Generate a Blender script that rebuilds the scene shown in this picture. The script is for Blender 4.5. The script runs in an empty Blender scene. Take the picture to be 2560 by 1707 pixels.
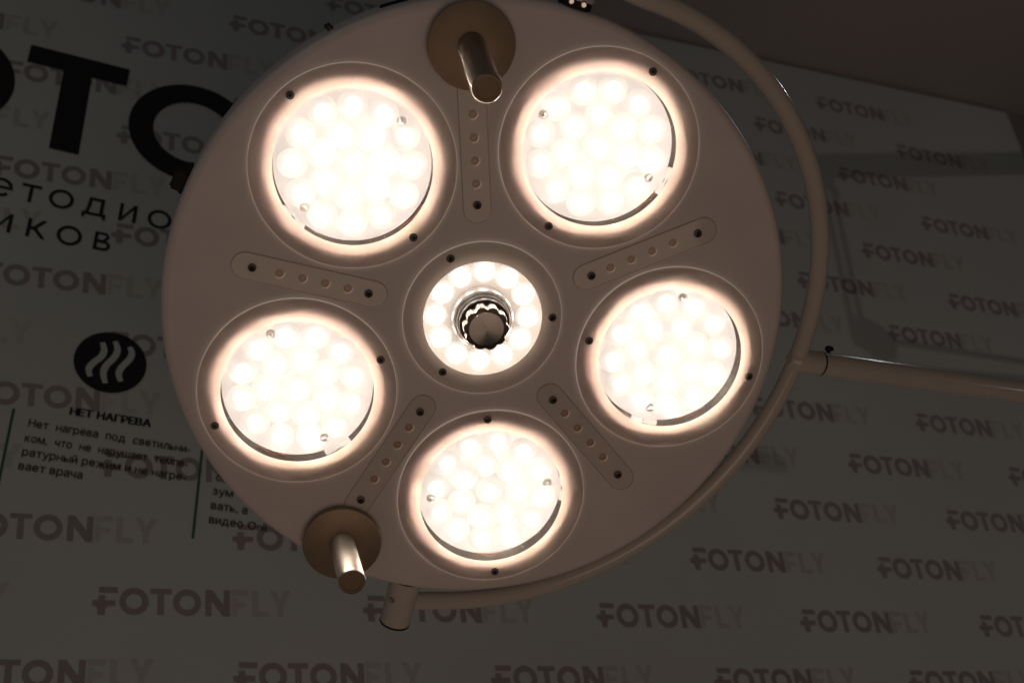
import bpy, bmesh, math, random
from mathutils import Vector, Matrix
random.seed(7)
sc = bpy.context.scene
COL = sc.collection
R_ = math.radians
PI = math.pi

# ------------------------------------------------------------------ camera
CAM_Z = 1.2
cam = bpy.data.objects.new('camera', bpy.data.cameras.new('camera'))
COL.objects.link(cam)
# columns: camera right, camera up, camera back, in world axes
M = Matrix(((0.92238174, 0.10254781, 0.37241894),
            (-0.36854125, 0.52243152, 0.76892305),
            (-0.11571202, -0.84649232, 0.5196744)))
right, down, fwd = M.col[0], M.col[1], M.col[2]
rot = Matrix((right, -down, -fwd)).transposed()
cam.matrix_world = Matrix.Translation((0, 0, CAM_Z)) @ rot.to_4x4()
cam.data.sensor_width = 36.0
cam.data.lens = 36.0 * 3298.67 / 2560.0
cam.data.clip_start = 0.05
cam.data.clip_end = 60
cam.data.dof.use_dof = True
cam.data.dof.focus_distance = 1.33
cam.data.dof.aperture_fstop = 6.5
sc.camera = cam

# ------------------------------------------------------------------ light
world = bpy.data.worlds.new('World')
sc.world = world
world.use_nodes = True
bg = world.node_tree.nodes['Background']
bg.inputs['Color'].default_value = (0.88, 1.0, 1.05, 1)
bg.inputs['Strength'].default_value = 0.0135


def area(name, loc, target, sx, sy, power, col):
    L = bpy.data.lights.new(name, 'AREA')
    L.shape = 'RECTANGLE'
    L.size, L.size_y, L.energy, L.color = sx, sy, power, col
    o = bpy.data.objects.new(name, L)
    COL.objects.link(o)
    o.location = loc
    o.rotation_euler = (Vector(target) - Vector(loc)).to_track_quat('-Z', 'Y').to_euler()
    return o


# warm light bouncing back up from below
area('bounce_light', (0.15, -0.10, 0.15), (0.5, 1.1, 1.9), 1.6, 1.2, 4.75, (1.0, 0.72, 0.55))

# added dim cool fill from high left, lifting the rim and backdrop
area('cool_fill', (-1.1, -0.2, 2.95), (0.1, 1.3, 2.1), 1.2, 0.8, 1.45, (0.86, 0.97, 1.0))
# a small lamp off to the side that throws the suspension arm's shadow on the backdrop
SPOT = Vector((3.0, -0.6, 1.3))
_L = bpy.data.lights.new('side_spot', 'SPOT')
_L.energy, _L.color, _L.shadow_soft_size = 8.2, (1.0, 0.80, 0.76), 0.020
_L.spot_size, _L.spot_blend = R_(62), 0.9
_o = bpy.data.objects.new('side_spot', _L)
COL.objects.link(_o)
_o.location = SPOT
_o.rotation_euler = (Vector((1.98, 1.674, 2.66)) - SPOT).to_track_quat('-Z', 'Y').to_euler()

# ceiling downlight behind the yoke: the glints along the enamelled tubes
_L = bpy.data.lights.new('downlight', 'SPOT')
_L.energy, _L.color, _L.shadow_soft_size = 1.6, (0.90, 0.95, 1.0), 0.03
_L.spot_size, _L.spot_blend = R_(48), 0.6
_o = bpy.data.objects.new('downlight', _L)
COL.objects.link(_o)
_o.location = (1.88, 1.15, 3.08)
_o.rotation_euler = (Vector((0.95, 0.95, 2.02)) - Vector((1.88, 1.15, 3.08))).to_track_quat('-Z', 'Y').to_euler()

sc.view_settings.view_transform = 'Standard'
sc.view_settings.look = 'None'
sc.view_settings.exposure = 0
sc.view_settings.gamma = 1
sc.view_settings.use_curve_mapping = False
sc.render.engine = 'CYCLES'
cy = sc.cycles
cy.use_denoising = True
cy.max_bounces = 14
cy.diffuse_bounces = 6
cy.glossy_bounces = 5
cy.transmission_bounces = 8
cy.transparent_max_bounces = 10
cy.sample_clamp_indirect = 6.0
cy.caustics_reflective = False
cy.caustics_refractive = False


# ------------------------------------------------------------------ materials
def mat(name, col, rough=0.5, metal=0.0, spec=0.5, noise=0.0, nscale=30.0, bump=0.0, bscale=400.0, aniso=0.0):
    m = bpy.data.materials.new(name)
    m.use_nodes = True
    nt = m.node_tree
    b = nt.nodes['Principled BSDF']
    b.inputs['Base Color'].default_value = (*col, 1)
    b.inputs['Roughness'].default_value = rough
    b.inputs['Metallic'].default_value = metal
    b.inputs['Specular IOR Level'].default_value = spec
    b.inputs['Anisotropic'].default_value = aniso
    tc = nt.nodes.new('ShaderNodeTexCoord')
    if noise:
        n = nt.nodes.new('ShaderNodeTexNoise')
        n.inputs['Scale'].default_value = nscale
        n.inputs['Detail'].default_value = 4
        nt.links.new(tc.outputs['Object'], n.inputs['Vector'])
        mr = nt.nodes.new('ShaderNodeMapRange')
        mr.inputs['From Min'].default_value = 0.25
        mr.inputs['From Max'].default_value = 0.75
        mr.inputs['To Min'].default_value = 1 - noise
        mr.inputs['To Max'].default_value = 1 + noise
        nt.links.new(n.outputs['Fac'], mr.inputs['Value'])
        v = nt.nodes.new('ShaderNodeVectorMath')
        v.operation = 'SCALE'
        v.inputs[0].default_value = col
        nt.links.new(mr.outputs['Result'], v.inputs['Scale'])
        nt.links.new(v.outputs['Vector'], b.inputs['Base Color'])
    if bump:
        n2 = nt.nodes.new('ShaderNodeTexNoise')
        n2.inputs['Scale'].default_value = bscale
        n2.inputs['Detail'].default_value = 3
        nt.links.new(tc.outputs['Object'], n2.inputs['Vector'])
        bp = nt.nodes.new('ShaderNodeBump')
        bp.inputs['Strength'].default_value = bump
        bp.inputs['Distance'].default_value = 0.0006
        nt.links.new(n2.outputs['Fac'], bp.inputs['Height'])
        nt.links.new(bp.outputs['Normal'], b.inputs['Normal'])
    return m


def emit_lens(name, col, strength, r_core, r_edge, edge, power, halo_skirt=0.0, r_halo=0.02):
    """a lamp lens: emission fades towards its rim, painting a soft bloom round it"""
    m = bpy.data.materials.new(name)
    m.use_nodes = True
    nt = m.node_tree
    nt.nodes.clear()
    out = nt.nodes.new('ShaderNodeOutputMaterial')
    e = nt.nodes.new('ShaderNodeEmission')
    e.inputs['Color'].default_value = (*col, 1)
    tc = nt.nodes.new('ShaderNodeTexCoord')
    sep = nt.nodes.new('ShaderNodeSeparateXYZ')
    nt.links.new(tc.outputs['Object'], sep.inputs[0])
    cmb = nt.nodes.new('ShaderNodeCombineXYZ')
    nt.links.new(sep.outputs['X'], cmb.inputs['X'])
    nt.links.new(sep.outputs['Y'], cmb.inputs['Y'])
    ln = nt.nodes.new('ShaderNodeVectorMath')
    ln.operation = 'LENGTH'
    nt.links.new(cmb.outputs[0], ln.inputs[0])
    mr = nt.nodes.new('ShaderNodeMapRange')
    mr.inputs['From Min'].default_value = r_core
    mr.inputs['From Max'].default_value = r_edge
    mr.inputs['To Min'].default_value = 1.0
    mr.inputs['To Max'].default_value = 0.0
    nt.links.new(ln.outputs['Value'], mr.inputs['Value'])
    pw = nt.nodes.new('ShaderNodeMath')
    pw.operation = 'POWER'
    pw.inputs[1].default_value = power
    nt.links.new(mr.outputs['Result'], pw.inputs[0])
    ml = nt.nodes.new('ShaderNodeMath')
    ml.operation = 'MULTIPLY_ADD'
    ml.inputs[1].default_value = strength
    ml.inputs[2].default_value = edge
    nt.links.new(pw.outputs[0], ml.inputs[0])
    m3 = nt.nodes.new('ShaderNodeMapRange')  # wider halo term, bloom painted into the emission
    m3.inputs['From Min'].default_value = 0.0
    m3.inputs['From Max'].default_value = r_halo
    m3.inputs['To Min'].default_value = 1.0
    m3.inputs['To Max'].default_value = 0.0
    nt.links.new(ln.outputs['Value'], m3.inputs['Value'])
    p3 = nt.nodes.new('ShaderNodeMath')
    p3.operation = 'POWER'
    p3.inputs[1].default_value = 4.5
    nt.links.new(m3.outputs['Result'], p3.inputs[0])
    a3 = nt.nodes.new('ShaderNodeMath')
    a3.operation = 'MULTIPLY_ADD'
    a3.inputs[1].default_value = halo_skirt
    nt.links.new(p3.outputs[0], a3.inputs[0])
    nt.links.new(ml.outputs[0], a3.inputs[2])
    nt.links.new(a3.outputs[0], e.inputs['Strength'])
    nt.links.new(e.outputs[0], out.inputs['Surface'])
    return m


def frosted(name, col, tcol, trans):
    """opal plastic: part diffuse, part translucent, thin gloss"""
    m = bpy.data.materials.new(name)
    m.use_nodes = True
    nt = m.node_tree
    nt.nodes.clear()
    out = nt.nodes.new('ShaderNodeOutputMaterial')
    d = nt.nodes.new('ShaderNodeBsdfDiffuse')
    t = nt.nodes.new('ShaderNodeBsdfTranslucent')
    d.inputs['Color'].default_value = (*col, 1)
    t.inputs['Color'].default_value = (*tcol, 1)
    mx = nt.nodes.new('ShaderNodeMixShader')
    mx.inputs[0].default_value = trans
    nt.links.new(d.outputs[0], mx.inputs[1])
    nt.links.new(t.outputs[0], mx.inputs[2])
    g = nt.nodes.new('ShaderNodeBsdfGlossy')
    g.inputs['Roughness'].default_value = 0.35
    mx2 = nt.nodes.new('ShaderNodeMixShader')
    mx2.inputs[0].default_value = 0.03
    nt.links.new(mx.outputs[0], mx2.inputs[1])
    nt.links.new(g.outputs[0], mx2.inputs[2])
    nt.links.new(mx2.outputs[0], out.inputs['Surface'])
    return m


def clear(name, gloss=0.035, haze=0.0, trans=0.0):
    m = bpy.data.materials.new(name)
    m.use_nodes = True
    nt = m.node_tree
    nt.nodes.clear()
    out = nt.nodes.new('ShaderNodeOutputMaterial')
    t = nt.nodes.new('ShaderNodeBsdfTransparent')
    g = nt.nodes.new('ShaderNodeBsdfGlossy')
    g.inputs['Roughness'].default_value = 0.05
    mx = nt.nodes.new('ShaderNodeMixShader')
    mx.inputs[0].default_value = gloss
    nt.links.new(t.outputs[0], mx.inputs[1])
    nt.links.new(g.outputs[0], mx.inputs[2])
    last = mx
    if haze:
        d = nt.nodes.new('ShaderNodeBsdfDiffuse')
        d.inputs['Color'].default_value = (0.85, 0.75, 0.69, 1)
        tr = nt.nodes.new('ShaderNodeBsdfTranslucent')
        tr.inputs['Color'].default_value = (0.85, 0.80, 0.75, 1)
        dm = nt.nodes.new('ShaderNodeMixShader')
        dm.inputs[0].default_value = trans
        nt.links.new(d.outputs[0], dm.inputs[1])
        nt.links.new(tr.outputs[0], dm.inputs[2])
        m2 = nt.nodes.new('ShaderNodeMixShader')
        m2.inputs[0].default_value = haze
        nt.links.new(mx.outputs[0], m2.inputs[1])
        nt.links.new(dm.outputs[0], m2.inputs[2])
        last = m2
    nt.links.new(last.outputs[0], out.inputs['Surface'])
    return m


WARM = (1.0, 0.88, 0.77)
MT = dict(
    paint=mat('white_lamp_paint', (0.78, 0.685, 0.65), 0.40, noise=0.05, nscale=14, bump=0.22, bscale=700),
    tube=mat('white_tube_enamel', (0.63, 0.565, 0.495), 0.16, noise=0.03, nscale=12),
    gasket=mat('dark_gasket', (0.035, 0.03, 0.028), 0.6, noise=0.1),
    gap=mat('strip_gap', (0.54, 0.465, 0.43), 0.7, noise=0.1),
    backing=mat('strip_backing_white', (0.84, 0.75, 0.69), 0.6, noise=0.03),
    black=mat('black_plastic', (0.02, 0.016, 0.015), 0.65, spec=0.25, noise=0.1),
    opal=frosted('opal_cover', (0.86, 0.76, 0.70), (0.94, 0.69, 0.575), 0.36),
    opalcentre=frosted('opal_centre_cover', (0.80, 0.73, 0.68), (0.80, 0.66, 0.55), 0.12),
    edge=mat('glowing_edge', (0.85, 0.80, 0.74), 0.25),
    glass=clear('clear_cover', 0.03, 0.025, 0.8),
    glasscentre=clear('hazed_centre_cover', 0.03, 0.12, 0.9),
    strip=clear('hazy_strip_cover', 0.05, 0.26),
    plate=mat('glowing_plate', (0.06, 0.055, 0.05), 0.6, noise=0.01),
    plate2=mat('glowing_centre_plate', (0.80, 0.74, 0.68), 0.6, noise=0.01),
    bowl=mat('bowl_grey', (0.13, 0.085, 0.06), 0.7, noise=0.05),
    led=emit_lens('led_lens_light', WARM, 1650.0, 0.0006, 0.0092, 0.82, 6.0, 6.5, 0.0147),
    spot=emit_lens('spot_led_light', WARM, 45.0, 0.0010, 0.0130, 0.80, 3.4),
    screw=mat('dark_steel_screw', (0.13, 0.11, 0.09), 0.45, 0.8, noise=0.1),
    hole=mat('screw_recess', (0.015, 0.013, 0.012), 0.7, noise=0.1),
    chrome=mat('chrome', (0.82, 0.80, 0.77), 0.12, 1.0, noise=0.02),
    satin=mat('satin_aluminium', (0.72, 0.69, 0.66), 0.22, 0.45, noise=0.04, nscale=200),
    grip=mat('knurled_grip_metal', (0.50, 0.44, 0.39), 0.32, 0.9, noise=0.04, nscale=200),
    nut=mat('bright_nut', (0.75, 0.68, 0.62), 0.2, 1.0, noise=0.02),
    steel=mat('brushed_steel', (0.55, 0.48, 0.41), 0.36, 1.0, noise=0.06, nscale=120),
    brass=mat('brushed_bronze_disc', (0.37, 0.275, 0.19), 0.58, 0.8, noise=0.08, nscale=60),
    cap=mat('handle_cap_bronze', (0.20, 0.145, 0.095), 0.45, 0.8, noise=0.06, nscale=80),
    knobface=mat('turned_knob_face', (0.40, 0.37, 0.33), 0.34, 1.0, noise=0.03, aniso=0.9),
    knobdark=mat('dark_knob_rim', (0.07, 0.055, 0.047), 0.35, 0.7, noise=0.05),
    amber=mat('amber_bulb', (0.50, 0.25, 0.12), 0.08, noise=0.1, nscale=300),
    wire=mat('orange_wire', (0.55, 0.16, 0.05), 0.5, noise=0.05),
    vinyl=mat('vinyl_backdrop', (0.61, 0.655, 0.64), 0.55, noise=0.07, nscale=2.2, bump=0.15, bscale=220),
    logodark=mat('logo_grey_ink', (0.345, 0.315, 0.32), 0.55, noise=0.05, nscale=8),
    logolight=mat('logo_pale_ink', (0.535, 0.545, 0.51), 0.55, noise=0.05, nscale=8),
    ink=mat('black_ink', (0.012, 0.010, 0.012), 0.6, noise=0.1),
    green=mat('green_ink', (0.03, 0.13, 0.075), 0.6, noise=0.1),
    caption=mat('caption_ink', (0.035, 0.03, 0.032), 0.6, noise=0.1),
    ceiling=mat('ceiling_grey', (0.42, 0.385, 0.37), 0.8, noise=0.06, nscale=1.5),
    sidewall=mat('side_wall_grey', (0.30, 0.28, 0.26), 0.8, noise=0.05, nscale=1.5),
)
# cover edges glow by painted emission, standing in for light led through the covers
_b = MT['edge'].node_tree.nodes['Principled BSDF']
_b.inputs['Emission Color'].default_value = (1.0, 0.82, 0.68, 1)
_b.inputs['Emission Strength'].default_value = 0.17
# plates glow by emission, painting the lamp light that white reflectors would return
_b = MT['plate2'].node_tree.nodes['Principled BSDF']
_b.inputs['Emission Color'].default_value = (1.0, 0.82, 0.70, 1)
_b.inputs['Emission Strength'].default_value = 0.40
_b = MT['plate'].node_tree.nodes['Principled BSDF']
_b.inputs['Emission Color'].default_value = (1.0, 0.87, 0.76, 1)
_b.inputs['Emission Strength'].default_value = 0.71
_t = MT['knobface'].node_tree
_tg = _t.nodes.new('ShaderNodeTangent')
_tg.direction_type = 'RADIAL'
_tg.axis = 'Z'
_t.links.new(_tg.outputs[0], _t.nodes['Principled BSDF'].inputs['Tangent'])


# ------------------------------------------------------------------ mesh helpers
def finish(name, bm, m, parent=None, smooth=35, loc=None):
    me = bpy.data.meshes.new(name)
    bmesh.ops.recalc_face_normals(bm, faces=bm.faces)
    bm.to_mesh(me)
    bm.free()
    for x in (m if isinstance(m, (list, tuple)) else [m]):
        me.materials.append(x)
    if smooth:
        me.shade_smooth()
        me.set_sharp_from_angle(angle=R_(smooth))
    o = bpy.data.objects.new(name, me)
    COL.objects.link(o)
    if parent is not None:
        o.parent = parent
    if loc is not None:
        o.location = loc
    return o


def copy_to(src, parent, loc=None, rotz=None):
    o = src.copy()
    COL.objects.link(o)
    o.parent = parent
    if loc is not None:
        o.location = loc
    if rotz is not None:
        o.rotation_euler = (0, 0, rotz)
    return o


def lathe(bm, prof, seg=64, c=(0, 0, 0), axis=None, mi=0, close=False):
    """revolve (r, z) pairs about an axis through c"""
    c = Vector(c)
    if axis is None:
        A = Matrix.Identity(3)
    else:
        A = Vector(axis).normalized().to_track_quat('Z', 'X').to_matrix()
    rings = []
    for r, z in prof:
        if r < 1e-6:
            rings.append([bm.verts.new(c + A @ Vector((0, 0, z)))])
        else:
            rings.append([bm.verts.new(c + A @ Vector((r * math.cos(2 * PI * i / seg), r * math.sin(2 * PI * i / seg), z))) for i in range(seg)])
    pairs = list(zip(rings, rings[1:]))
    if close:
        pairs.append((rings[-1], rings[0]))
    for a, b in pairs:
        if len(a) == 1 and len(b) == 1:
            continue
        for i in range(seg):
            j = (i + 1) % seg
            if len(a) == 1:
                f = bm.faces.new((a[0], b[j], b[i]))
            elif len(b) == 1:
                f = bm.faces.new((a[i], a[j], b[0]))
            else:
                f = bm.faces.new((a[i], a[j], b[j], b[i]))
            f.material_index = mi
    return bm


def tube(bm, pts, rad, seg=20, cap=True):
    pts = [Vector(p) for p in pts]
    n = len(pts)
    up = None
    rings = []
    for i, p in enumerate(pts):
        t = (pts[min(i + 1, n - 1)] - pts[max(i - 1, 0)]).normalized()
        if up is None:
            up = t.orthogonal().normalized()
        up = (up - t * up.dot(t)).normalized()
        s = t.cross(up)
        r = rad[i] if isinstance(rad, (list, tuple)) else rad
        rings.append([bm.verts.new(p + (up * math.cos(2 * PI * k / seg) + s * math.sin(2 * PI * k / seg)) * r) for k in range(seg)])
    for a, b in zip(rings, rings[1:]):
        for k in range(seg):
            bm.faces.new((a[k], a[(k + 1) % seg], b[(k + 1) % seg], b[k]))
    if cap:
        bm.faces.new(rings[0])
        bm.faces.new(rings[-1])
    return bm


def boxm(bm, mat4, sx, sy, sz, bev=0.0):
    g = bmesh.ops.create_cube(bm, size=1.0)
    bmesh.ops.scale(bm, vec=(sx, sy, sz), verts=g['verts'])
    if bev:
        ed = [e for e in bm.edges if all(v in g['verts'] for v in e.verts)]
        r = bmesh.ops.bevel(bm, geom=ed, offset=bev, segments=2, affect='EDGES')
        vs = list({v for f in r['faces'] for v in f.verts} | {v for v in g['verts'] if v.is_valid})
    else:
        vs = g['verts']
    bmesh.ops.transform(bm, matrix=mat4, verts=vs)
    return bm


def filled(polys, z=0.0):
    """flat mesh of outlines with holes (even-odd), as a list of (verts, faces) made by a filled curve"""
    cu = bpy.data.curves.new('outline', 'CURVE')
    cu.dimensions = '2D'
    cu.fill_mode = 'BOTH'
    for p in polys:
        s = cu.splines.new('POLY')
        s.points.add(len(p) - 1)
        for i, (x, y) in enumerate(p):
            s.points[i].co = (x, y, 0, 1)
        s.use_cyclic_u = True
    o = bpy.data.objects.new('outline', cu)
    COL.objects.link(o)
    me = bpy.data.meshes.new_from_object(o.evaluated_get(bpy.context.evaluated_depsgraph_get()))
    V = [(v.co.x, v.co.y, z) for v in me.vertices]
    F = [tuple(f.vertices) for f in me.polygons]
    bpy.data.objects.remove(o)
    bpy.data.curves.remove(cu)
    bpy.data.meshes.remove(me)
    return V, F


def add_vf(bm, VF, fn=None, mi=0):
    V, F = VF
    vs = [bm.verts.new(fn(v) if fn else v) for v in V]
    for f in F:
        try:
            bm.faces.new([vs[i] for i in f]).material_index = mi
        except ValueError:
            pass


def circle(cx, cy, r, n=96):
    return [(cx + r * math.cos(2 * PI * i / n), cy + r * math.sin(2 * PI * i / n)) for i in range(n)]


def tagit(o, label, cat, group=None, kind=None):
    if label:
        o['label'] = label
    if cat:
        o['category'] = cat
    if group:
        o['group'] = group
    if kind:
        o['kind'] = kind
    return o


# ================================================================== SETTING
# backdrop frame: U along the printed rows, V up, both in centimetres, on the wall plane
WX, WY, WZ = 0.21757, 1.67428, 0.66142 + CAM_Z
K = 36.0                 # row lattice step in cm
ROW = 0.27192 * K
CEIL_V = 12.97 * ROW


def wall_pt(u, v, off=0.0):
    """off: metres in front of the sheet"""
    return Vector((WX + u * 0.01, WY - off, WZ + v * 0.01))


bm = bmesh.new()
x0, x1 = WX - 1.6, WX + 0.01 * 5.42 * K
zt, zb = WZ + 0.01 * CEIL_V, WZ - 1.2
boxm(bm, Matrix.Translation(((x0 + x1) / 2, WY + 0.002, (zb + zt) / 2)), x1 - x0, 0.004, zt - zb)
backdrop = finish('backdrop', bm, MT['vinyl'], smooth=None)
tagit(backdrop, 'pale grey printed vinyl backdrop covered with rows of grey lettering behind the lamp', 'backdrop')

# ---- repeated logo
def quad(x0, y0, x1, y1):
    return [(x0, y0), (x1, y0), (x1, y1), (x0, y1)]


def N_poly(x0, x1, y0, y1, w):
    d = w * 1.12
    return [(x0, y0), (x0 + w, y0), (x0 + w, y1 - 1.9 * w), (x1 - d, y0), (x1, y0), (x1, y1), (x1 - w, y1), (x1 - w, y0 + 1.9 * w), (x0 + d, y1), (x0, y1)]


T_, B_ = 0.0395, -0.0600       # cap top and baseline in lattice units, O centre at v=0
LOGO = [
    ([quad(-0.1165, 0.0195, -0.0505, T_ + 0.001)], 0),
    ([[(-0.1185, B_ - .004), (-0.0935, B_ - .004), (-0.0925, -0.040), (-0.088, -0.0335), (-0.080, -0.0305), (-0.0585, -0.030), (-0.0585, -0.0095),
       (-0.0945, -0.0095), (-0.0945, 0.0085), (-0.1185, 0.0085), (-0.1185, -0.0100), (-0.138, -0.0100), (-0.138, -0.0310), (-0.127, -0.0325), (-0.120, -0.039)]], 0),
    ([circle(0.0065, -0.0112, 0.0515, 48), circle(0.0065, -0.0112, 0.0285, 40)], 0),
    ([[(0.0630, 0.0205), (0.0890, 0.0205), (0.0890, B_), (0.1120, B_), (0.1120, 0.0205), (0.1385, 0.0205), (0.1385, T_), (0.0630, T_)]], 0),
    ([circle(0.1950, -0.0100, 0.0505, 48), circle(0.1950, -0.0100, 0.0280, 40)], 0),
    ([N_poly(0.2610, 0.3510, B_ + .001, T_ + .002, 0.0225)], 0),
    ([quad(0.3570, 0.0240, 0.4200, T_ + .005)], 1),
    ([[(0.3590, B_ + .005), (0.3770, B_ + .005), (0.3770, -0.021), (0.4100, -0.021), (0.4100, -0.003), (0.3770, -0.003), (0.3770, 0.014), (0.3590, 0.014)]], 1),
    ([[(0.4340, B_ + .004), (0.4950, B_ + .004), (0.4950, -0.0380), (0.4560, -0.0380), (0.4560, T_ + .005), (0.4340, T_ + .005)]], 1),
    ([[(0.5300, B_ + .006), (0.5510, B_ + .006), (0.5510, -0.0150), (0.5810, T_ + .008), (0.5560, T_ + .008), (0.5405, 0.008), (0.5250, T_ + .008), (0.4990, T_ + .008), (0.5300, -0.0150)]], 1),
]
LVF = [(filled(p), mi) for p, mi in LOGO]
bm = bmesh.new()
for r in range(-3, 13):
    for i in range(-3, 6):
        u = i + (0.5 if r % 2 else 0.0)
        if u < -2.2 or (u + 0.59) > 5.41 or u * K < -130:
            continue
        for VF, mi in LVF:
            add_vf(bm, VF, lambda v: wall_pt((u + v[0]) * K, r * ROW + v[1] * K + 0.0112 * K, 0.0006), mi)
finish('logo_print', bm, [MT['logodark'], MT['logolight']], backdrop, smooth=None)
# a logo cut by the sheet's right edge
ROT = R_(-5.6)


def place(u, v, rot=ROT, off=0.0012, sx=1.0, sy=1.0):
    c, s = math.cos(rot), math.sin(rot)
    return lambda p: wall_pt(u + (p[0] * sx) * c - (p[1] * sy) * s, v + (p[0] * sx) * s + (p[1] * sy) * c, off)


# ---- big black letters
bm = bmesh.new()
add_vf(bm, filled([[(-18.9, 94.0), (-3.4, 92.3), (-3.8, 88.5), (-9.3, 89.1), (-10.5, 72.7), (-14.9, 73.2), (-13.7, 89.6), (-19.3, 90.2)]]), lambda p: wall_pt(p[0], p[1], 0.0012))
for cu_, cv_ in ((7.0, 80.9), (-31.0, 85.0)):
    add_vf(bm, filled([circle(0, 0, 10.25), circle(0, 0, 6.35, 80)]), place(cu_, cv_))
finish('title_lettering', bm, MT['ink'], backdrop, smooth=None)

# ---- thin spaced letters
bm = bmesh.new()
H, S = 3.35, 0.52


def ring(r, w):
    return [circle(0, 0, r, 56), circle(0, 0, r - w, 48)]


def add_g(polys, u, v, off=0.0012):
    add_vf(bm, filled(polys), place(u, v, off=off))


h = H / 2
G_o = ring(1.80, S)
G_t = [[(-1.4, h - S), (-S / 2, h - S), (-S / 2, -h), (S / 2, -h), (S / 2, h - S), (1.4, h - S), (1.4, h), (-1.4, h)]]
G_i = [[(-1.3, -h), (-1.3 + S * .9, -h), (1.3 - S, h - S * 1.5), (1.3 - S, -h), (1.3, -h), (1.3, h), (1.3 - S * .9, h), (-1.3 + S, -h + S * 1.5), (-1.3 + S, h), (-1.3, h)]]
G_k = [[(-1.3, -h), (-1.3 + S, -h), (-1.3 + S, -S * .55), (-.35, -S * .55), (.85, -h), (1.5, -h), (.1, .05), (1.35, h), (.7, h), (-.4, S * .5), (-1.3 + S, S * .5), (-1.3 + S, h), (-1.3, h)]]


def arc(cx, cy, r, a0, a1, n=24):
    return [(cx + r * math.cos(R_(a0 + (a1 - a0) * i / n)), cy + r * math.sin(R_(a0 + (a1 - a0) * i / n))) for i in range(n + 1)]


G_e = [arc(0, 0, 1.75, 0, 318, 50) + arc(0, 0, 1.75 - S, 318, 22, 40) + [(1.75 - S - .1, S * .42), (1.0, S * .42), (-1.18, S * .42), (-1.18, -S * .42), (1.0, -S * .42), (1.72, -S * .42)]]
G_e = [arc(0, 0, 1.75, 14, 318, 50) + arc(0, 0, 1.75 - S, 318, 20, 40)]
G_e2 = [[(-1.3, -S * .45), (1.74, -S * .45), (1.70, S * .55), (1.16, S * .55), (1.16, S * .45), (-1.3, S * .45)]]
G_d = [[(-1.75, -h - .55), (-1.3, -h - .55), (-1.3, -h), (1.3, -h), (1.3, -h - .55), (1.75, -h - .55), (1.75, -h + S), (1.32, -h + S), (1.32, h), (-.95, h),
        (-1.05, .2), (-1.3, -h + S), (-1.75, -h + S)],
       [(-.82, -h + S), (.78, -h + S), (.78, h - S), (-.48, h - S), (-.55, .1)]]
G_v = [[(-1.15, -h), (.35, -h)] + arc(.35, -h + .92, .92, -90, 70, 14) + [(.45, .12)] + arc(.2, h - .76, .76, -50, 90, 12) + [(-1.15, h)],
       [(-.65, -h + S * .9), (.35, -h + S * .9)] + arc(.35, -h + .92, .46, -88, 88, 12) + [(-.65, -h + 1.38)],
       [(-.65, .25), (.2, .25)] + arc(.2, h - .78, .34, -85, 85, 10) + [(-.65, h - S * .85)]]
for g, u, v in ((G_t, -16.9, 63.95), (G_o, -12.5, 63.65), (G_d, -7.6, 63.05), (G_i, -2.7, 62.7), (G_o, 2.05, 62.3),
                (G_i, -20.4, 58.0), (G_k, -15.7, 57.55), (G_o, -11.0, 57.05), (G_v, -6.3, 56.75)):
    add_g(g, u, v)
add_g(G_e, -21.2, 64.4)
add_g(G_e2, -21.2, 64.4, 0.0014)
finish('subtitle_lettering', bm, MT['ink'], backdrop, smooth=None)

# ---- round heat icon
bm = bmesh.new()
add_vf(bm, filled([circle(0, 0, 5.02, 72)]), place(-4.2, 35.75, off=0.0012))
icon = finish('heat_icon', bm, MT['ink'], backdrop, smooth=None)


def ribbon(pts, w):
    """smooth stroke outline through points"""
    P = [Vector(p) for p in pts]
    fine = []
    for i in range(len(P) - 1):
        p0, p1, p2, p3 = P[max(i - 1, 0)], P[i], P[i + 1], P[min(i + 2, len(P) - 1)]
        for k in range(8):
            t = k / 8
            fine.append(0.5 * ((2 * p1) + (p2 - p0) * t + (2 * p0 - 5 * p1 + 4 * p2 - p3) * t * t + (-p0 + 3 * p1 - 3 * p2 + p3) * t ** 3))
    fine.append(P[-1])
    L, Rr = [], []
    for i, p in enumerate(fine):
        d = (fine[min(i + 1, len(fine) - 1)] - fine[max(i - 1, 0)]).normalized()
        nrm = Vector((-d.y, d.x))
        f = min(1.0, 0.72 + 0.28 * math.sin(PI * i / (len(fine) - 1)) * 1.3)
        L.append(tuple(p + nrm * w / 2 * f))
        Rr.append(tuple(p - nrm * w / 2 * f))
    return L + Rr[::-1]


bm = bmesh.new()
for W in ([(-5.45, 38.9), (-5.15, 37.7), (-5.5, 36.5), (-6.5, 35.4), (-7.1, 34.3), (-6.85, 33.1)],
          [(-3.7, 39.3), (-3.3, 37.9), (-3.7, 36.6), (-4.7, 35.2), (-5.1, 33.8), (-4.75, 32.2)],
          [(-1.65, 38.6), (-1.3, 37.6), (-1.6, 36.5), (-2.6, 35.1), (-3.0, 33.9), (-2.65, 32.7)]):
    add_vf(bm, filled([ribbon(W, 0.95)]), lambda p: wall_pt(p[0], p[1], 0.0018))
finish('heat_wave_mark', bm, MT['vinyl'], icon, smooth=None)


# ---- captions, set with the built-in typeface
def text_vf(body, bold=0.0):
    cu = bpy.data.curves.new('txt', 'FONT')
    cu.body = body
    cu.resolution_u = 3
    o = bpy.data.objects.new('txt', cu)
    COL.objects.link(o)
    me = bpy.data.meshes.new_from_object(o.evaluated_get(bpy.context.evaluated_depsgraph_get()))
    V = [(v.co.x, v.co.y, 0) for v in me.vertices]
    F = [tuple(f.vertices) for f in me.polygons]
    bpy.data.objects.remove(o)
    bpy.data.curves.remove(cu)
    bpy.data.meshes.remove(me)
    return V, F


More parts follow.
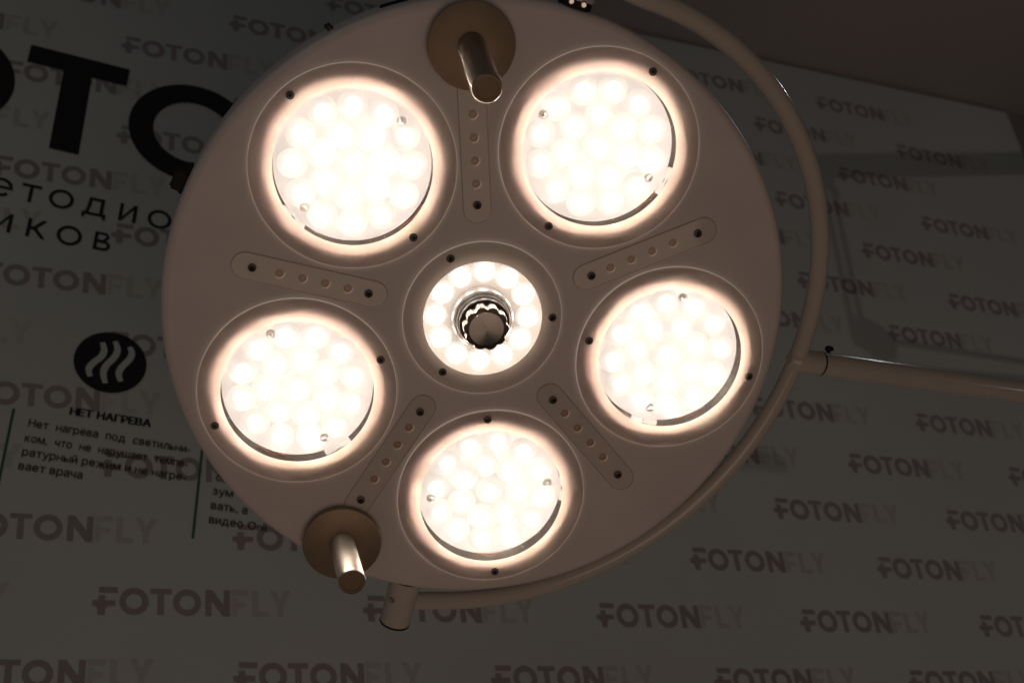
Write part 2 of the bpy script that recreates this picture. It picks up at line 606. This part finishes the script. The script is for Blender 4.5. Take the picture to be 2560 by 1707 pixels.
GLYPHS = {}
SMALL_CAPS = {'н': 'Н', 'ь': 'Ь', 'ы': 'Ы'}     # letters whose small form is the capital at x-height


def glyph(ch):
    if ch not in GLYPHS:
        V, F = text_vf(SMALL_CAPS.get(ch, ch))
        if ch in SMALL_CAPS:
            xh = max(p[1] for p in text_vf('и')[0]) / max(p[1] for p in text_vf('Н')[0])
            V = [(p[0] * xh * 1.06, p[1] * xh, 0) for p in V]
        xa = min(p[0] for p in V)
        GLYPHS[ch] = ([(p[0] - xa, p[1], 0) for p in V], F, max(p[0] for p in V) - xa)
    return GLYPHS[ch]


def put_text(bm, body, u, v, cap, width=None, rot=ROT, bold=0.0, gap=0.10, space=0.30):
    """set a line letter by letter; bold (in cm) lays the outline three times a hair apart"""
    x, runs = 0.0, []
    for ch in body:
        if ch == ' ':
            x += space
            continue
        V, F, w = glyph(ch)
        runs.append((x, V, F))
        x += w + (gap * 0.7 if ch in 'гту' else gap)
    sy = cap / max(p[1] for p in text_vf('Н')[0])
    sx = width / (x - gap) if width else sy
    for x_, V, F in runs:
        for i, dx in enumerate((-bold / 2, 0.0, bold / 2)):
            add_vf(bm, ([(p[0] + x_, p[1], 0) for p in V], F), place(u + dx, v, rot=rot, sx=sx, sy=sy, off=0.0012 + 0.0002 * i))


CR = R_(-6.1)
bm = bmesh.new()
put_text(bm, 'НЕТ НАГРЕВА', -9.25, 26.75, 1.18, 10.9, R_(-5.2), 0.16)
finish('caption_heading', bm, MT['ink'], backdrop, smooth=None)
bm = bmesh.new()
put_text(bm, 'Нет  нагрева  под  светильни-', -14.5, 24.45, 1.2, 21.7, CR, 0.03)
put_text(bm, 'ком,  что  не  нарушает  темпе-', -14.8, 22.15, 1.2, 21.7, CR, 0.03)
put_text(bm, 'ратурный режим и не нагре-', -15.0, 20.05, 1.2, 21.7, CR, 0.03)
put_text(bm, 'вает врача', -15.3, 17.95, 1.2, 8.2, CR, 0.03)
finish('caption_text', bm, MT['caption'], backdrop, smooth=None)
bm = bmesh.new()
put_text(bm, 'с', 10.75, 18.1, 1.2, None, CR, 0.03)
put_text(bm, 'зум', 10.3, 15.95, 1.2, None, CR, 0.03)
put_text(bm, 'вать, а', 10.05, 13.75, 1.2, None, CR, 0.03)
put_text(bm, 'видео Onli', 9.8, 11.6, 1.2, None, CR, 0.03)
finish('caption_text', bm, MT['caption'], backdrop, smooth=None)
for (ua, va, ub, vb) in ((-16.5, 27.0, -18.2, 8.6), (8.85, 23.0, 7.65, 9.2)):
    bm = bmesh.new()
    add_vf(bm, ([(ua - .17, va, 0), (ua + .17, va, 0), (ub + .17, vb, 0), (ub - .17, vb, 0)], [(0, 1, 2, 3)]), lambda p: wall_pt(p[0], p[1], 0.0012))
    finish('divider_bar', bm, MT['green'], backdrop, smooth=None)

# ---- ceiling and the end wall beyond the backdrop
bm = bmesh.new()
boxm(bm, Matrix.Translation((0.6, -1.2 + WY / 2 + 0.9, zt + 0.06)), 7.0, 6.0, 0.1)
ceil = finish('ceiling', bm, MT['ceiling'], smooth=None)
ceil['kind'] = 'structure'
bm = bmesh.new()
boxm(bm, Matrix.Translation((0.8, WY + 0.06, WZ + 0.0)), 6.0, 0.1, 2 * (zt - WZ) + 0.01)
w_ = finish('wall', bm, MT['sidewall'], smooth=None)
w_['kind'] = 'structure'

# ================================================================== SURGICAL LAMP
# lamp axes: x right, y down across its face, z away from the viewer; measured in units of 0.4 m
U = 0.4
lamp = bpy.data.objects.new('surgical_lamp', None)
COL.objects.link(lamp)
LR = Matrix(((0.92233968, 0.34137888, 0.18096952), (-0.37986674, 0.71554227, 0.58625977), (0.07064536, -0.60947495, 0.78965152)))
lamp.matrix_world = Matrix.Translation((0.46156, 1.01229, 0.70707 + CAM_Z)) @ LR.to_4x4()
tagit(lamp, 'round white surgical lamp with five lit clusters of lights, hung on a curved white yoke', 'lamp')

TH = -0.8569137
RP = 0.49668


def pol(r, a, z=0.0):
    return Vector((r * math.cos(a), r * math.sin(a), z)) * U


POD_OFF = [(0.012, -0.004), (0.008, -0.002), (0, 0), (0, 0), (0.002, -0.002)]
PODS = []
for k in range(5):
    a = TH + k * 2 * PI / 5
    PODS.append((RP * math.cos(a) + POD_OFF[k][0], RP * math.sin(a) + POD_OFF[k][1], a))

HOLE = 0.2015          # opening in the housing under each cover
APER = 0.189          # clear window of the cover
COVER = 0.2472
FACE = 0.0062          # depth of the housing face behind the covers' front

# ---- housing: pierced face, rounded rim, back shell
bm = bmesh.new()
holes = [circle(x * U, y * U, HOLE * U, 96) for x, y, a in PODS]
VF = filled([circle(0, 0, 0.762 * U, 192), circle(0, 0, 0.158 * U, 96)] + holes, FACE * U)
add_vf(bm, VF)
prof = [(0.762, FACE), (0.7705, FACE + .0012), (0.778, FACE + .006), (0.783, FACE + .014), (0.785, FACE + .024), (0.7865, 0.092)]
lathe(bm, [(r * U, z * U) for r, z in prof], 192)
bmesh.ops.remove_doubles(bm, verts=bm.verts, dist=0.00005)
housing = finish('housing', bm, MT['paint'], lamp, 40)
bm = bmesh.new()
lathe(bm, [(r * U, z * U) for r, z in [(0.7845, 0.0925), (0.7845, 0.1005)]], 192)
finish('rim_seam', bm, MT['gasket'], housing, None)
bm = bmesh.new()
lathe(bm, [(r * U, z * U) for r, z in [(0.780, 0.101), (0.7865, 0.1012), (0.785, 0.125), (0.765, 0.155), (0.69, 0.195), (0.5, 0.235), (0.25, 0.26), (0, 0.265)]], 192)
finish('back_shell', bm, MT['paint'], housing, 40)


def rim_frame(ang, z):
    """matrix with x tangential, y outward, z along the lamp axis, on the rim"""
    t = Vector((-math.sin(ang), math.cos(ang), 0))
    o = Vector((math.cos(ang), math.sin(ang), 0))
    m = Matrix((t, o, Vector((0, 0, 1)))).transposed().to_4x4()
    m.translation = pol(0.785, ang, z)
    return m


bm = bmesh.new()
boxm(bm, rim_frame(R_(-145.9), 0.075) @ Matrix.Translation((0, 0.005, 0)), 0.021, 0.017, 0.022, 0.002)
boxm(bm, rim_frame(R_(-146.2), 0.075) @ Matrix.Translation((0.004, 0.0012, 0.0)), 0.030, 0.006, 0.014, 0.001)
finish('latch', bm, MT['black'], housing)
bm = bmesh.new()
boxm(bm, rim_frame(R_(-97.2), 0.070) @ Matrix.Translation((0, 0.0006, 0)), 0.028, 0.004, 0.007, 0.0012)
finish('latch', bm, MT['black'], housing)
for ang, zz in ((-109.2, 0.115), (-108.8, 0.055)):
    bm = bmesh.new()
    m = rim_frame(R_(ang), zz)
    lathe(bm, [(0.0001, 0.004), (0.0028, 0.004), (0.0032, 0.003), (0.0032, -0.001)], 20, m.translation, m.col[1].to_3d())
    finish('rim_bolt', bm, MT['screw'], housing)


# ---- small hardware masters (made once, then copied)
def screw_bm(r=0.0041):
    bm = bmesh.new()
    lathe(bm, [(r * 1.0, 0.0006), (r, -0.0008), (r * .90, -0.0017), (r * .62, -0.0020), (r * .55, -0.0016)], 24, mi=0)
    lathe(bm, [(r * .55, -0.0016), (r * .52, -0.0004), (0, -0.0004)], 6, mi=1)
    return bm


def lens_bm(r=0.0108, h_=0.0044, halo_skirt=0.0146):
    bm = bmesh.new()
    prof = [(0, -h_)] + [(r * math.sin(R_(a)), -h_ * math.cos(R_(a))) for a in (20, 38, 54, 68, 80, 87)]
    prof.append((max(halo_skirt, r * 1.01), -0.0002))  # flat skirt that carries the painted bloom round the dome
    lathe(bm, prof, 32)
    return bm


def nut_bm():
    bm = bmesh.new()
    lathe(bm, [(0.0036, 0.0), (0.0036, -0.0022), (0.0030, -0.0026)], 6)
    lathe(bm, [(0.0028, -0.0025), (0.0027, -0.0040), (0.0019, -0.0056), (0.0008, -0.0063), (0, -0.0064)], 16)
    lathe(bm, [(0.0046, 0.0), (0.0046, -0.0005), (0.0034, -0.0005)], 20)
    return bm


masters = {}


def put(kind, build, m, parent, loc, rotz=0.0, smooth=35):
    if kind not in masters:
        o = finish(kind, build(), m, parent, smooth, loc)
        masters[kind] = o
        o.rotation_euler = (0, 0, rotz)
        return o
    return copy_to(masters[kind], parent, loc, rotz)


LED_Z = 0.041
CLIP = {0: 84, 1: 90, 2: -86, 3: -98, 4: -92}
mod_masters = {}
for k in (4, 0, 1, 2, 3):
    x, y, a = PODS[k]
    c = Vector((x, y, 0)) * U
    if not mod_masters:
        # the opal cover ring, a thin slab
        bm = bmesh.new()
        lathe(bm, [(r * U, z * U) for r, z in [(APER, 0.0), (COVER - .0012, 0.0)]], 128)
        mod = finish('light_module', bm, MT['opal'], lamp, 35, c)
        bm = bmesh.new()
        lathe(bm, [(r * U, z * U) for r, z in [(COVER - .0012, 0.0), (COVER - .0003, 0.0003), (COVER, 0.0012), (COVER, FACE)]], 160)
        lip = finish('cover_edge', bm, MT['edge'], mod, 60)
        bm = bmesh.new()
        lathe(bm, [(APER * U, 0.0005 * U), (0, 0.0005 * U)], 96)
        gl = finish('cover_window', bm, MT['glass'], mod, None)
        bm = bmesh.new()
        lathe(bm, [(r * U, z * U) for r, z in [(COVER - .002, FACE - .0008), (HOLE - .0005, FACE - .0008), (HOLE - .0005, FACE + .002), (0.2035, 0.014), (0.2035, 0.11), (0, 0.11)]], 96)  # outer dark flange added under the cover to soak up light, tightening the halo
        bowl = finish('bowl', bm, MT['bowl'], mod, 35)
        bm = bmesh.new()
        lathe(bm, [(r * U, z * U) for r, z in [(0, LED_Z + .006), (0.1880, LED_Z + .006), (0.1890, LED_Z + .005), (0.1890, LED_Z + .001), (0.1880, LED_Z), (0, LED_Z)]], 96)
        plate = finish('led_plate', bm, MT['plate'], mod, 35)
        bm = bmesh.new()
        tube(bm, [pol(0.197, R_(40 + i * 3), 0.05 + .004 * math.sin(i * 1.3)) for i in range(9)], 0.0008, 8)
        wire = finish('wire', bm, MT['wire'], mod)
        bm = bmesh.new()
        for dx in (-0.0085, 0.0085):
            boxm(bm, Matrix.Translation((dx, 0, 0)), 0.012, 0.0055, 0.004, 0.0006)
        boxm(bm, Matrix.Translation((0, 0.0016, 0.0004)), 0.0049, 0.0016, 0.003)
        boxm(bm, Matrix.Translation((0, -0.0016, 0.0004)), 0.0049, 0.0016, 0.003)
        clipo = finish('clip', bm, MT['plate'], mod, 30, pol(0.1945, a + R_(-92), 0.041))
        clipo.rotation_euler = (0, 0, a + R_(-2))
        clip_master = clipo
        mod_masters = dict(m=mod, lip=lip, gl=gl, bowl=bowl, plate=plate, wire=wire)
    else:
        mod = copy_to(mod_masters['m'], lamp, c)
        for n in ('lip', 'gl', 'bowl', 'plate', 'wire'):
            copy_to(mod_masters[n], mod, (0, 0, 0), 0.4 * k if n == 'wire' else 0.0)
        copy_to(clip_master, mod, pol(0.1945, a + R_(CLIP[k]), 0.041), a + R_(CLIP[k] + 90))
    # lenses: one, seven, twelve
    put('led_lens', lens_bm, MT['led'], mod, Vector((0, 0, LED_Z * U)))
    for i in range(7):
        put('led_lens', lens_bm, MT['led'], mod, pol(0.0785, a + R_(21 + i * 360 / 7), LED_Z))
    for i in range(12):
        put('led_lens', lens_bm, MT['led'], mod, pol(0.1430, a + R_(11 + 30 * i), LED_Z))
    for s in (-1, 1):
        put('screw', screw_bm, [MT['screw'], MT['hole']], mod, pol(0.2225 * s, a, 0.0), random.random() * 3)
        put('nut', nut_bm, MT['nut'], mod, pol(0.156 * s, a + R_(88), LED_Z), random.random())

# ---- centre module
bm = bmesh.new()
lathe(bm, [(r * U, z * U) for r, z in [(0.1495, 0.0), (0.1992, 0.0)]], 128)
cm = finish('centre_module', bm, MT['opalcentre'], lamp)
bm = bmesh.new()
lathe(bm, [(r * U, z * U) for r, z in [(0.1992, 0.0), (0.2001, 0.0003), (0.2004, 0.0012), (0.2004, FACE)]], 160)
finish('cover_edge', bm, MT['edge'], cm, 60)
bm = bmesh.new()
lathe(bm, [(r * U, z * U) for r, z in [(0.1485, 0.0002), (0.1490, -0.0008), (0.1500, -0.0008), (0.1505, 0.0002)]], 128)
finish('window_rim', bm, MT['edge'], cm, 60)
bm = bmesh.new()
lathe(bm, [(0.149 * U, 0.0005 * U), (0.076 * U, 0.0005 * U)], 96)
finish('cover_window', bm, MT['glasscentre'], cm, None)
bm = bmesh.new()
lathe(bm, [(r * U, z * U) for r, z in [(0.158, FACE + .001), (0.158, 0.03), (0, 0.03)]], 96)
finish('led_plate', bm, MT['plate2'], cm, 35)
for i in range(12):
    put('ring_lens', lambda: lens_bm(0.0118, 0.0042, 0.0120), MT['spot'], cm, pol(0.1175, R_(-79 + 30 * i), 0.03))
for sx, sy in ((-0.058, -0.169), (0.174, 0.026), (-0.119, 0.122)):
    put('screw', screw_bm, [MT['screw'], MT['hole']], cm, Vector((sx, sy, 0)) * U, random.random() * 3)

# ---- knob in the middle
bm = bmesh.new()
lathe(bm, [(r * U, z * U) for r, z in [(0.0775, 0.028), (0.0780, -0.001), (0.0755, -0.0065), (0.0705, -0.0120), (0.0698, -0.0120), (0.0694, -0.0070), (0.0686, -0.0070), (0.0680, -0.0160),
                                       (0.0655, -0.0195), (0.0648, -0.0195), (0.0630, -0.0210), (0.0620, -0.0225), (0.0614, -0.036)]], 96)
knob = finish('knob', bm, MT['satin'], lamp, 30)
bm = bmesh.new()
lathe(bm, [(r * U, z * U) for r, z in [(0.0600, -0.031), (0.0622, -0.032), (0.0622, -0.034), (0.0600, -0.0355), (0.030, -0.0355)]], 72)
finish('knob_collar', bm, MT['knobdark'], knob, 30)
# scalloped grip
bm = bmesh.new()
NS = 120


def grip_ring(rb, z, amp):
    vs = []
    for i in range(NS):
        t = 2 * PI * i / NS
        s = (t * 10 / (2 * PI)) % 1.0
        dip = math.exp(-((s - 0.5) / 0.20) ** 2)
        vs.append(bm.verts.new(pol(rb - amp * dip, t + 0.2, z)))
    return vs


rgs = [grip_ring(0.0565, -0.0355, 0.0060), grip_ring(0.0565, -0.0725, 0.0060), grip_ring(0.0555, -0.0745, 0.0055)]
for A_, B2 in zip(rgs, rgs[1:]):
    for i in range(NS):
        j = (i + 1) % NS
        bm.faces.new((A_[i], A_[j], B2[j], B2[i])).material_index = 0
inner = [bm.verts.new(pol(0.0440, 2 * PI * i / NS + 0.2, -0.0755)) for i in range(NS)]
for i in range(NS):
    j = (i + 1) % NS
    bm.faces.new((rgs[2][i], rgs[2][j], inner[j], inner[i])).material_index = 1
for f in bm.faces:
    pass
finish('knob_grip', bm, [MT['grip'], MT['knobdark']], knob, 30)
bm = bmesh.new()
lathe(bm, [(0.0438 * U, -0.0755 * U), (0.0430 * U, -0.0768 * U), (0.0415 * U, -0.0770 * U), (0.0004 * U, -0.0772 * U)], 96)
finish('knob_face', bm, MT['knobface'], knob, 20)

# ---- indicator strips between the modules
def stadium(w, r0, r1, n=16):
    pts = [(r0 + w + w * math.cos(R_(90 + 180 * i / n)), w * math.sin(R_(90 + 180 * i / n))) for i in range(n + 1)]
    pts += [(r1 - w + w * math.cos(R_(-90 + 180 * i / n)), w * math.sin(R_(-90 + 180 * i / n))) for i in range(n + 1)]
    return [(p[0] * U, p[1] * U) for p in pts]


def bulb_bm():
    bm = bmesh.new()
    lathe(bm, [(0.0, -0.0016)] + [(0.0042 * math.sin(R_(t)), -0.0016 * math.cos(R_(t))) for t in (25, 50, 70, 90)], 20, mi=0)
    for i in range(12):                       # painted glint: a faintly glowing crescent on one side
        q4 = []
        for r_, t_, z_ in ((0.0051, i, 0.0), (0.0051, i + 1, 0.0), (0.0040, i + 1, -0.0009), (0.0040, i, -0.0009)):
            w_ = 1.0 if r_ > 0.0045 else 1.0 + 0.22 * abs(t_ - 6) / 6
            an = R_(10 + t_ * 12.5)
            q4.append(bm.verts.new((r_ * w_ * math.cos(an), r_ * w_ * math.sin(an), z_)))
        bm.faces.new(q4).material_index = 1
    bmesh.ops.remove_doubles(bm, verts=bm.verts, dist=0.00001)
    return bm


strip_master = None
for k in range(5):
    a = TH + (k - 0.5) * 2 * PI / 5
    if strip_master is None:
        outl = stadium(0.0335, 0.246, 0.628)
        bm = bmesh.new()
        V, F = filled([outl], (FACE - 0.0062) * U)
        add_vf(bm, (V, F))
        n = len(outl)
        top = [bm.verts.new((p[0], p[1], (FACE - 0.0062) * U)) for p in outl]
        bot = [bm.verts.new((p[0] * 1.0, p[1] * 1.02, (FACE - 0.0006) * U)) for p in outl]
        for i in range(n):
            j = (i + 1) % n
            bm.faces.new((top[i], top[j], bot[j], bot[i]))
        bmesh.ops.remove_doubles(bm, verts=bm.verts, dist=0.00002)
        st = finish('indicator_strip', bm, MT['strip'], lamp, 30)
        strip_master = st
        bm = bmesh.new()
        add_vf(bm, filled([stadium(0.0352, 0.2443, 0.6297), stadium(0.0325, 0.247, 0.627)], (FACE - 0.0005) * U))
        so = finish('strip_outline', bm, MT['gap'], st, None)  # flat ring, a little darker than the face, outlining the strip
        bm = bmesh.new()
        add_vf(bm, filled([stadium(0.0322, 0.2473, 0.6267)], (FACE - 0.0007) * U))
        sb = finish('strip_backing', bm, MT['backing'], st, None)
        st.rotation_euler = (0, 0, a)
    else:
        st = copy_to(strip_master, lamp, None, a)
        copy_to(so, st)
        copy_to(sb, st)
    for r in (0.344, 0.400, 0.456, 0.512):
        put('indicator_bulb', bulb_bm, [MT['amber'], MT['edge']], st, Vector((r, 0, FACE - 0.0012)) * U, -a + R_(-25) + random.uniform(-.3, .3))
    for r in (0.292, 0.578):
        put('screw', screw_bm, [MT['screw'], MT['hole']], st, Vector((r, 0, FACE - 0.0062)) * U, random.random() * 3)

# ---- two handles on bronze discs
for base, tip, br, hr in (((0.060, -0.672, -0.020), (0.0545, -0.620, -0.300), 0.1025, 0.0338),
                          ((-0.446, 0.543, -0.020), (-0.4235, 0.532, -0.240), 0.1015, 0.0338)):
    base, tip = Vector(base), Vector(tip)
    bm = bmesh.new()
    bp = Vector((base.x, base.y, 0)) * U
    lathe(bm, [(r * U, z * U) for r, z in [(br - .004, FACE - .001), (br - .002, -0.016), (br, -0.018), (br, -0.021), (br - .0025, -0.0225), (0.001, -0.0225)]], 96, bp)
    hd = finish('handle', bm, MT['brass'], lamp)
    ax = (tip - base).normalized()
    L = (tip - base).length
    bm = bmesh.new()
    lathe(bm, [(r * U, z * U) for r, z in [(hr * .97, 0.0), (hr * .98, L * .5), (hr, L - .006), (hr * .985, L - .002), (hr * .93, L)]], 64, base * U, ax)
    finish('handle_shaft', bm, MT['steel'], hd)
    bm = bmesh.new()
    lathe(bm, [(r * U, z * U) for r, z in [(hr * .93, L), (hr * .80, L + .0004), (hr * .72, L + .0002), (hr * .70, L - .002), (0.0, L - .002)]], 64, base * U, ax, close=False)
    finish('handle_cap', bm, MT['cap'], hd)

# ---- yoke
al = R_(113.5)
ph, bt, RY = 0.22, 0.081, 0.875
u_ = Vector((math.cos(al), math.sin(al), 0))
pr = Vector((math.sin(al), -math.cos(al), 0))
zz = Vector((0, 0, 1))
w_v = math.cos(ph) * pr + math.sin(ph) * zz
m_v = w_v.cross(u_)
u2 = math.cos(bt) * u_ + math.sin(bt) * m_v
C0 = Vector((0.096, 0.065, 0.085))
pts = [Vector((-0.330, 0.830, 0.125)), Vector((-0.295, 0.846, 0.140))]
for i in range(71):
    t = R_(2 + i * (176 / 70.0))
    P = C0 + RY * (u2 * math.cos(t) + w_v * math.sin(t))
    pts.append(P)
# stop where the arc meets the upper pivot
pts = [p for p in pts if not (p.y < -0.70 and p.x < 0.40)]
pts += [Vector((0.385, -0.775, 0.02)), Vector((0.355, -0.795, 0.045))]
bm = bmesh.new()
tube(bm, [p * U for p in pts], 0.0254 * U, 28)
yoke = finish('yoke', bm, MT['tube'], lamp, 40)


def sleeve(ang, r0, r1, z, rad):
    ax = Vector((math.cos(ang), math.sin(ang), 0))
    bm = bmesh.new()
    lathe(bm, [(a_ * U, b_ * U) for a_, b_ in [(rad * .6, r0 + .006), (rad, r0 + .008), (rad, r1 - .006), (rad * .99, r1 - .003), (rad * .6, r1 - .003)]], 48, Vector((0, 0, z)) * U, ax)
    s_ = finish('pivot_sleeve', bm, MT['tube'], yoke)
    bm = bmesh.new()
    lathe(bm, [(a_ * U, b_ * U) for a_, b_ in [(rad * .5, r0 - .012), (rad * .94, r0 - .012), (rad * .96, r0 + .008), (rad * .5, r0 + .008)]], 48, Vector((0, 0, z)) * U, ax)
    finish('sleeve_seam', bm, MT['black'], s_)
    bm = bmesh.new()
    lathe(bm, [(a_ * U, b_ * U) for a_, b_ in [(rad * .5, r1 - .003), (rad * 1.005, r1 - .003), (rad * 1.005, r1 + .003), (0, r1 + .003)]], 48, Vector((0, 0, z)) * U, ax)
    finish('sleeve_seam', bm, MT['black'], s_)
    return s_


s1 = sleeve(R_(111.9), 0.800, 0.945, 0.10, 0.0425)
s2 = sleeve(R_(-66.0), 0.794, 0.95, 0.050, 0.0425)
bm = bmesh.new()
axs = math.cos(R_(48)) * Vector((-0.928, -0.373, 0)) + math.sin(R_(48)) * Vector((0, 0, -1))
lathe(bm, [(0.0001, 0.0006), (0.0016, 0.0006), (0.0019, 0.0020), (0.0032, 0.0018), (0.0036, 0.0), (0.0036, -0.003)], 20,
      (Vector((math.cos(R_(111.9)), math.sin(R_(111.9)), 0)) * 0.862 + Vector((0, 0, 0.10)) + axs * 0.0425) * U, axs)
finish('pivot_screw', bm, MT['nut'], s1)
for aa in (-67.4, -65.2):
    bm = bmesh.new()
    ax = Vector((math.cos(R_(aa)), math.sin(R_(aa)), 0))
    lathe(bm, [(0.0030, -0.003), (0.0030, 0.003), (0.0022, 0.004), (0.0, 0.004)], 12, pol(0.797, R_(aa), 0.012), Vector((0, 0, -1)))
    finish('pivot_bolt', bm, MT['nut'], s2)

# ---- supporting arm
P0 = Vector((0.887, 0.375, 0.27))
D = Vector((0.9, 0.36, 0.19)).normalized()
bm = bmesh.new()
lathe(bm, [(a_ * U, b_ * U) for a_, b_ in [(0.0, -0.024), (0.016, -0.022), (0.027, -0.010), (0.033, 0.008), (0.0345, 0.03), (0.0350, 0.083)]], 40, P0 * U, D)
lathe(bm, [(a_ * U, b_ * U) for a_, b_ in [(0.0350, 0.088), (0.0350, 0.9), (0.035, 2.2)]], 40, P0 * U, D)
arm = finish('support_arm', bm, MT['tube'], lamp, 40)
bm = bmesh.new()
lathe(bm, [(0.0340 * U, 0.0825 * U), (0.0352 * U, 0.083 * U), (0.0352 * U, 0.0885 * U), (0.0340 * U, 0.089 * U)], 40, P0 * U, D)
finish('arm_seam', bm, MT['black'], arm)
# small black clip above the arm
bm = bmesh.new()
cp = P0 + D * 0.130 + Vector((0, -0.040, 0.022))
upv = Vector((0.12, -0.99, 0.0)).normalized()
lathe(bm, [(0.0, -0.0003), (0.0052, 0.0), (0.0051, 0.0020), (0.0042, 0.0036), (0.0022, 0.0045), (0.0, 0.0047)], 24, cp * U, upv)
tube(bm, [cp * U, (cp + Vector((0, 0.03, 0.03))) * U], 0.0022, 10)
finish('arm_clip', bm, MT['black'], arm)

# ================================================================== SUSPENSION ARM (its shadow falls on the backdrop)
arm2 = bpy.data.objects.new('suspension_arm', None)
COL.objects.link(arm2)
SH = 0.20


def occ(u, v):
    w = wall_pt(u * K, v * ROW)
    return w.lerp(SPOT, SH)


arm2.location = occ(6.0, 8.5)


def occ_tube(name, pts, rad, m):
    bm = bmesh.new()
    tube(bm, [p - arm2.location for p in pts], rad, 16)
    return finish(name, bm, m, arm2, 40)


q = (1 - SH)
occ_tube('spring_beam', [occ(3.70, 10.07), occ(6.6, 12.30)], 0.026 * q, MT['tube'])
occ_tube('tie_rod', [occ(3.735, 10.0), occ(3.625, 5.6)], 0.0062 * q, MT['tube'])
occ_tube('tie_rod', [occ(3.80, 9.9), occ(3.705, 6.0)], 0.0062 * q, MT['tube'])
occ_tube('tie_rod', [occ(3.86, 5.80), occ(6.6, 5.52)], 0.0070 * q, MT['tube'])
occ_tube('tie_rod', [occ(3.70, 5.22), occ(6.6, 5.42)], 0.0050 * q, MT['tube'])
for bu, bv in ((3.755, 9.62), (3.80, 9.46), (3.68, 7.0)):
    bm = bmesh.new()
    lathe(bm, [(0.0, -0.006), (0.0085, -0.006), (0.0085, 0.006), (0.0, 0.006)], 20, occ(bu, bv) - arm2.location, SPOT - occ(bu, bv))
    finish('pivot_bolt', bm, MT['screw'], arm2)
bm = bmesh.new()
ax = (SPOT - occ(3.8, 5.8)).normalized()
lathe(bm, [(0.0, -0.02), (0.030, -0.02), (0.034, -0.015), (0.034, 0.015), (0.030, 0.02), (0.0, 0.02)], 32, occ(3.755, 5.80) - arm2.location, ax)
finish('joint', bm, MT['tube'], arm2)
tagit(arm2, 'white jointed suspension arm beside the backdrop whose shadow falls on it', 'arm')
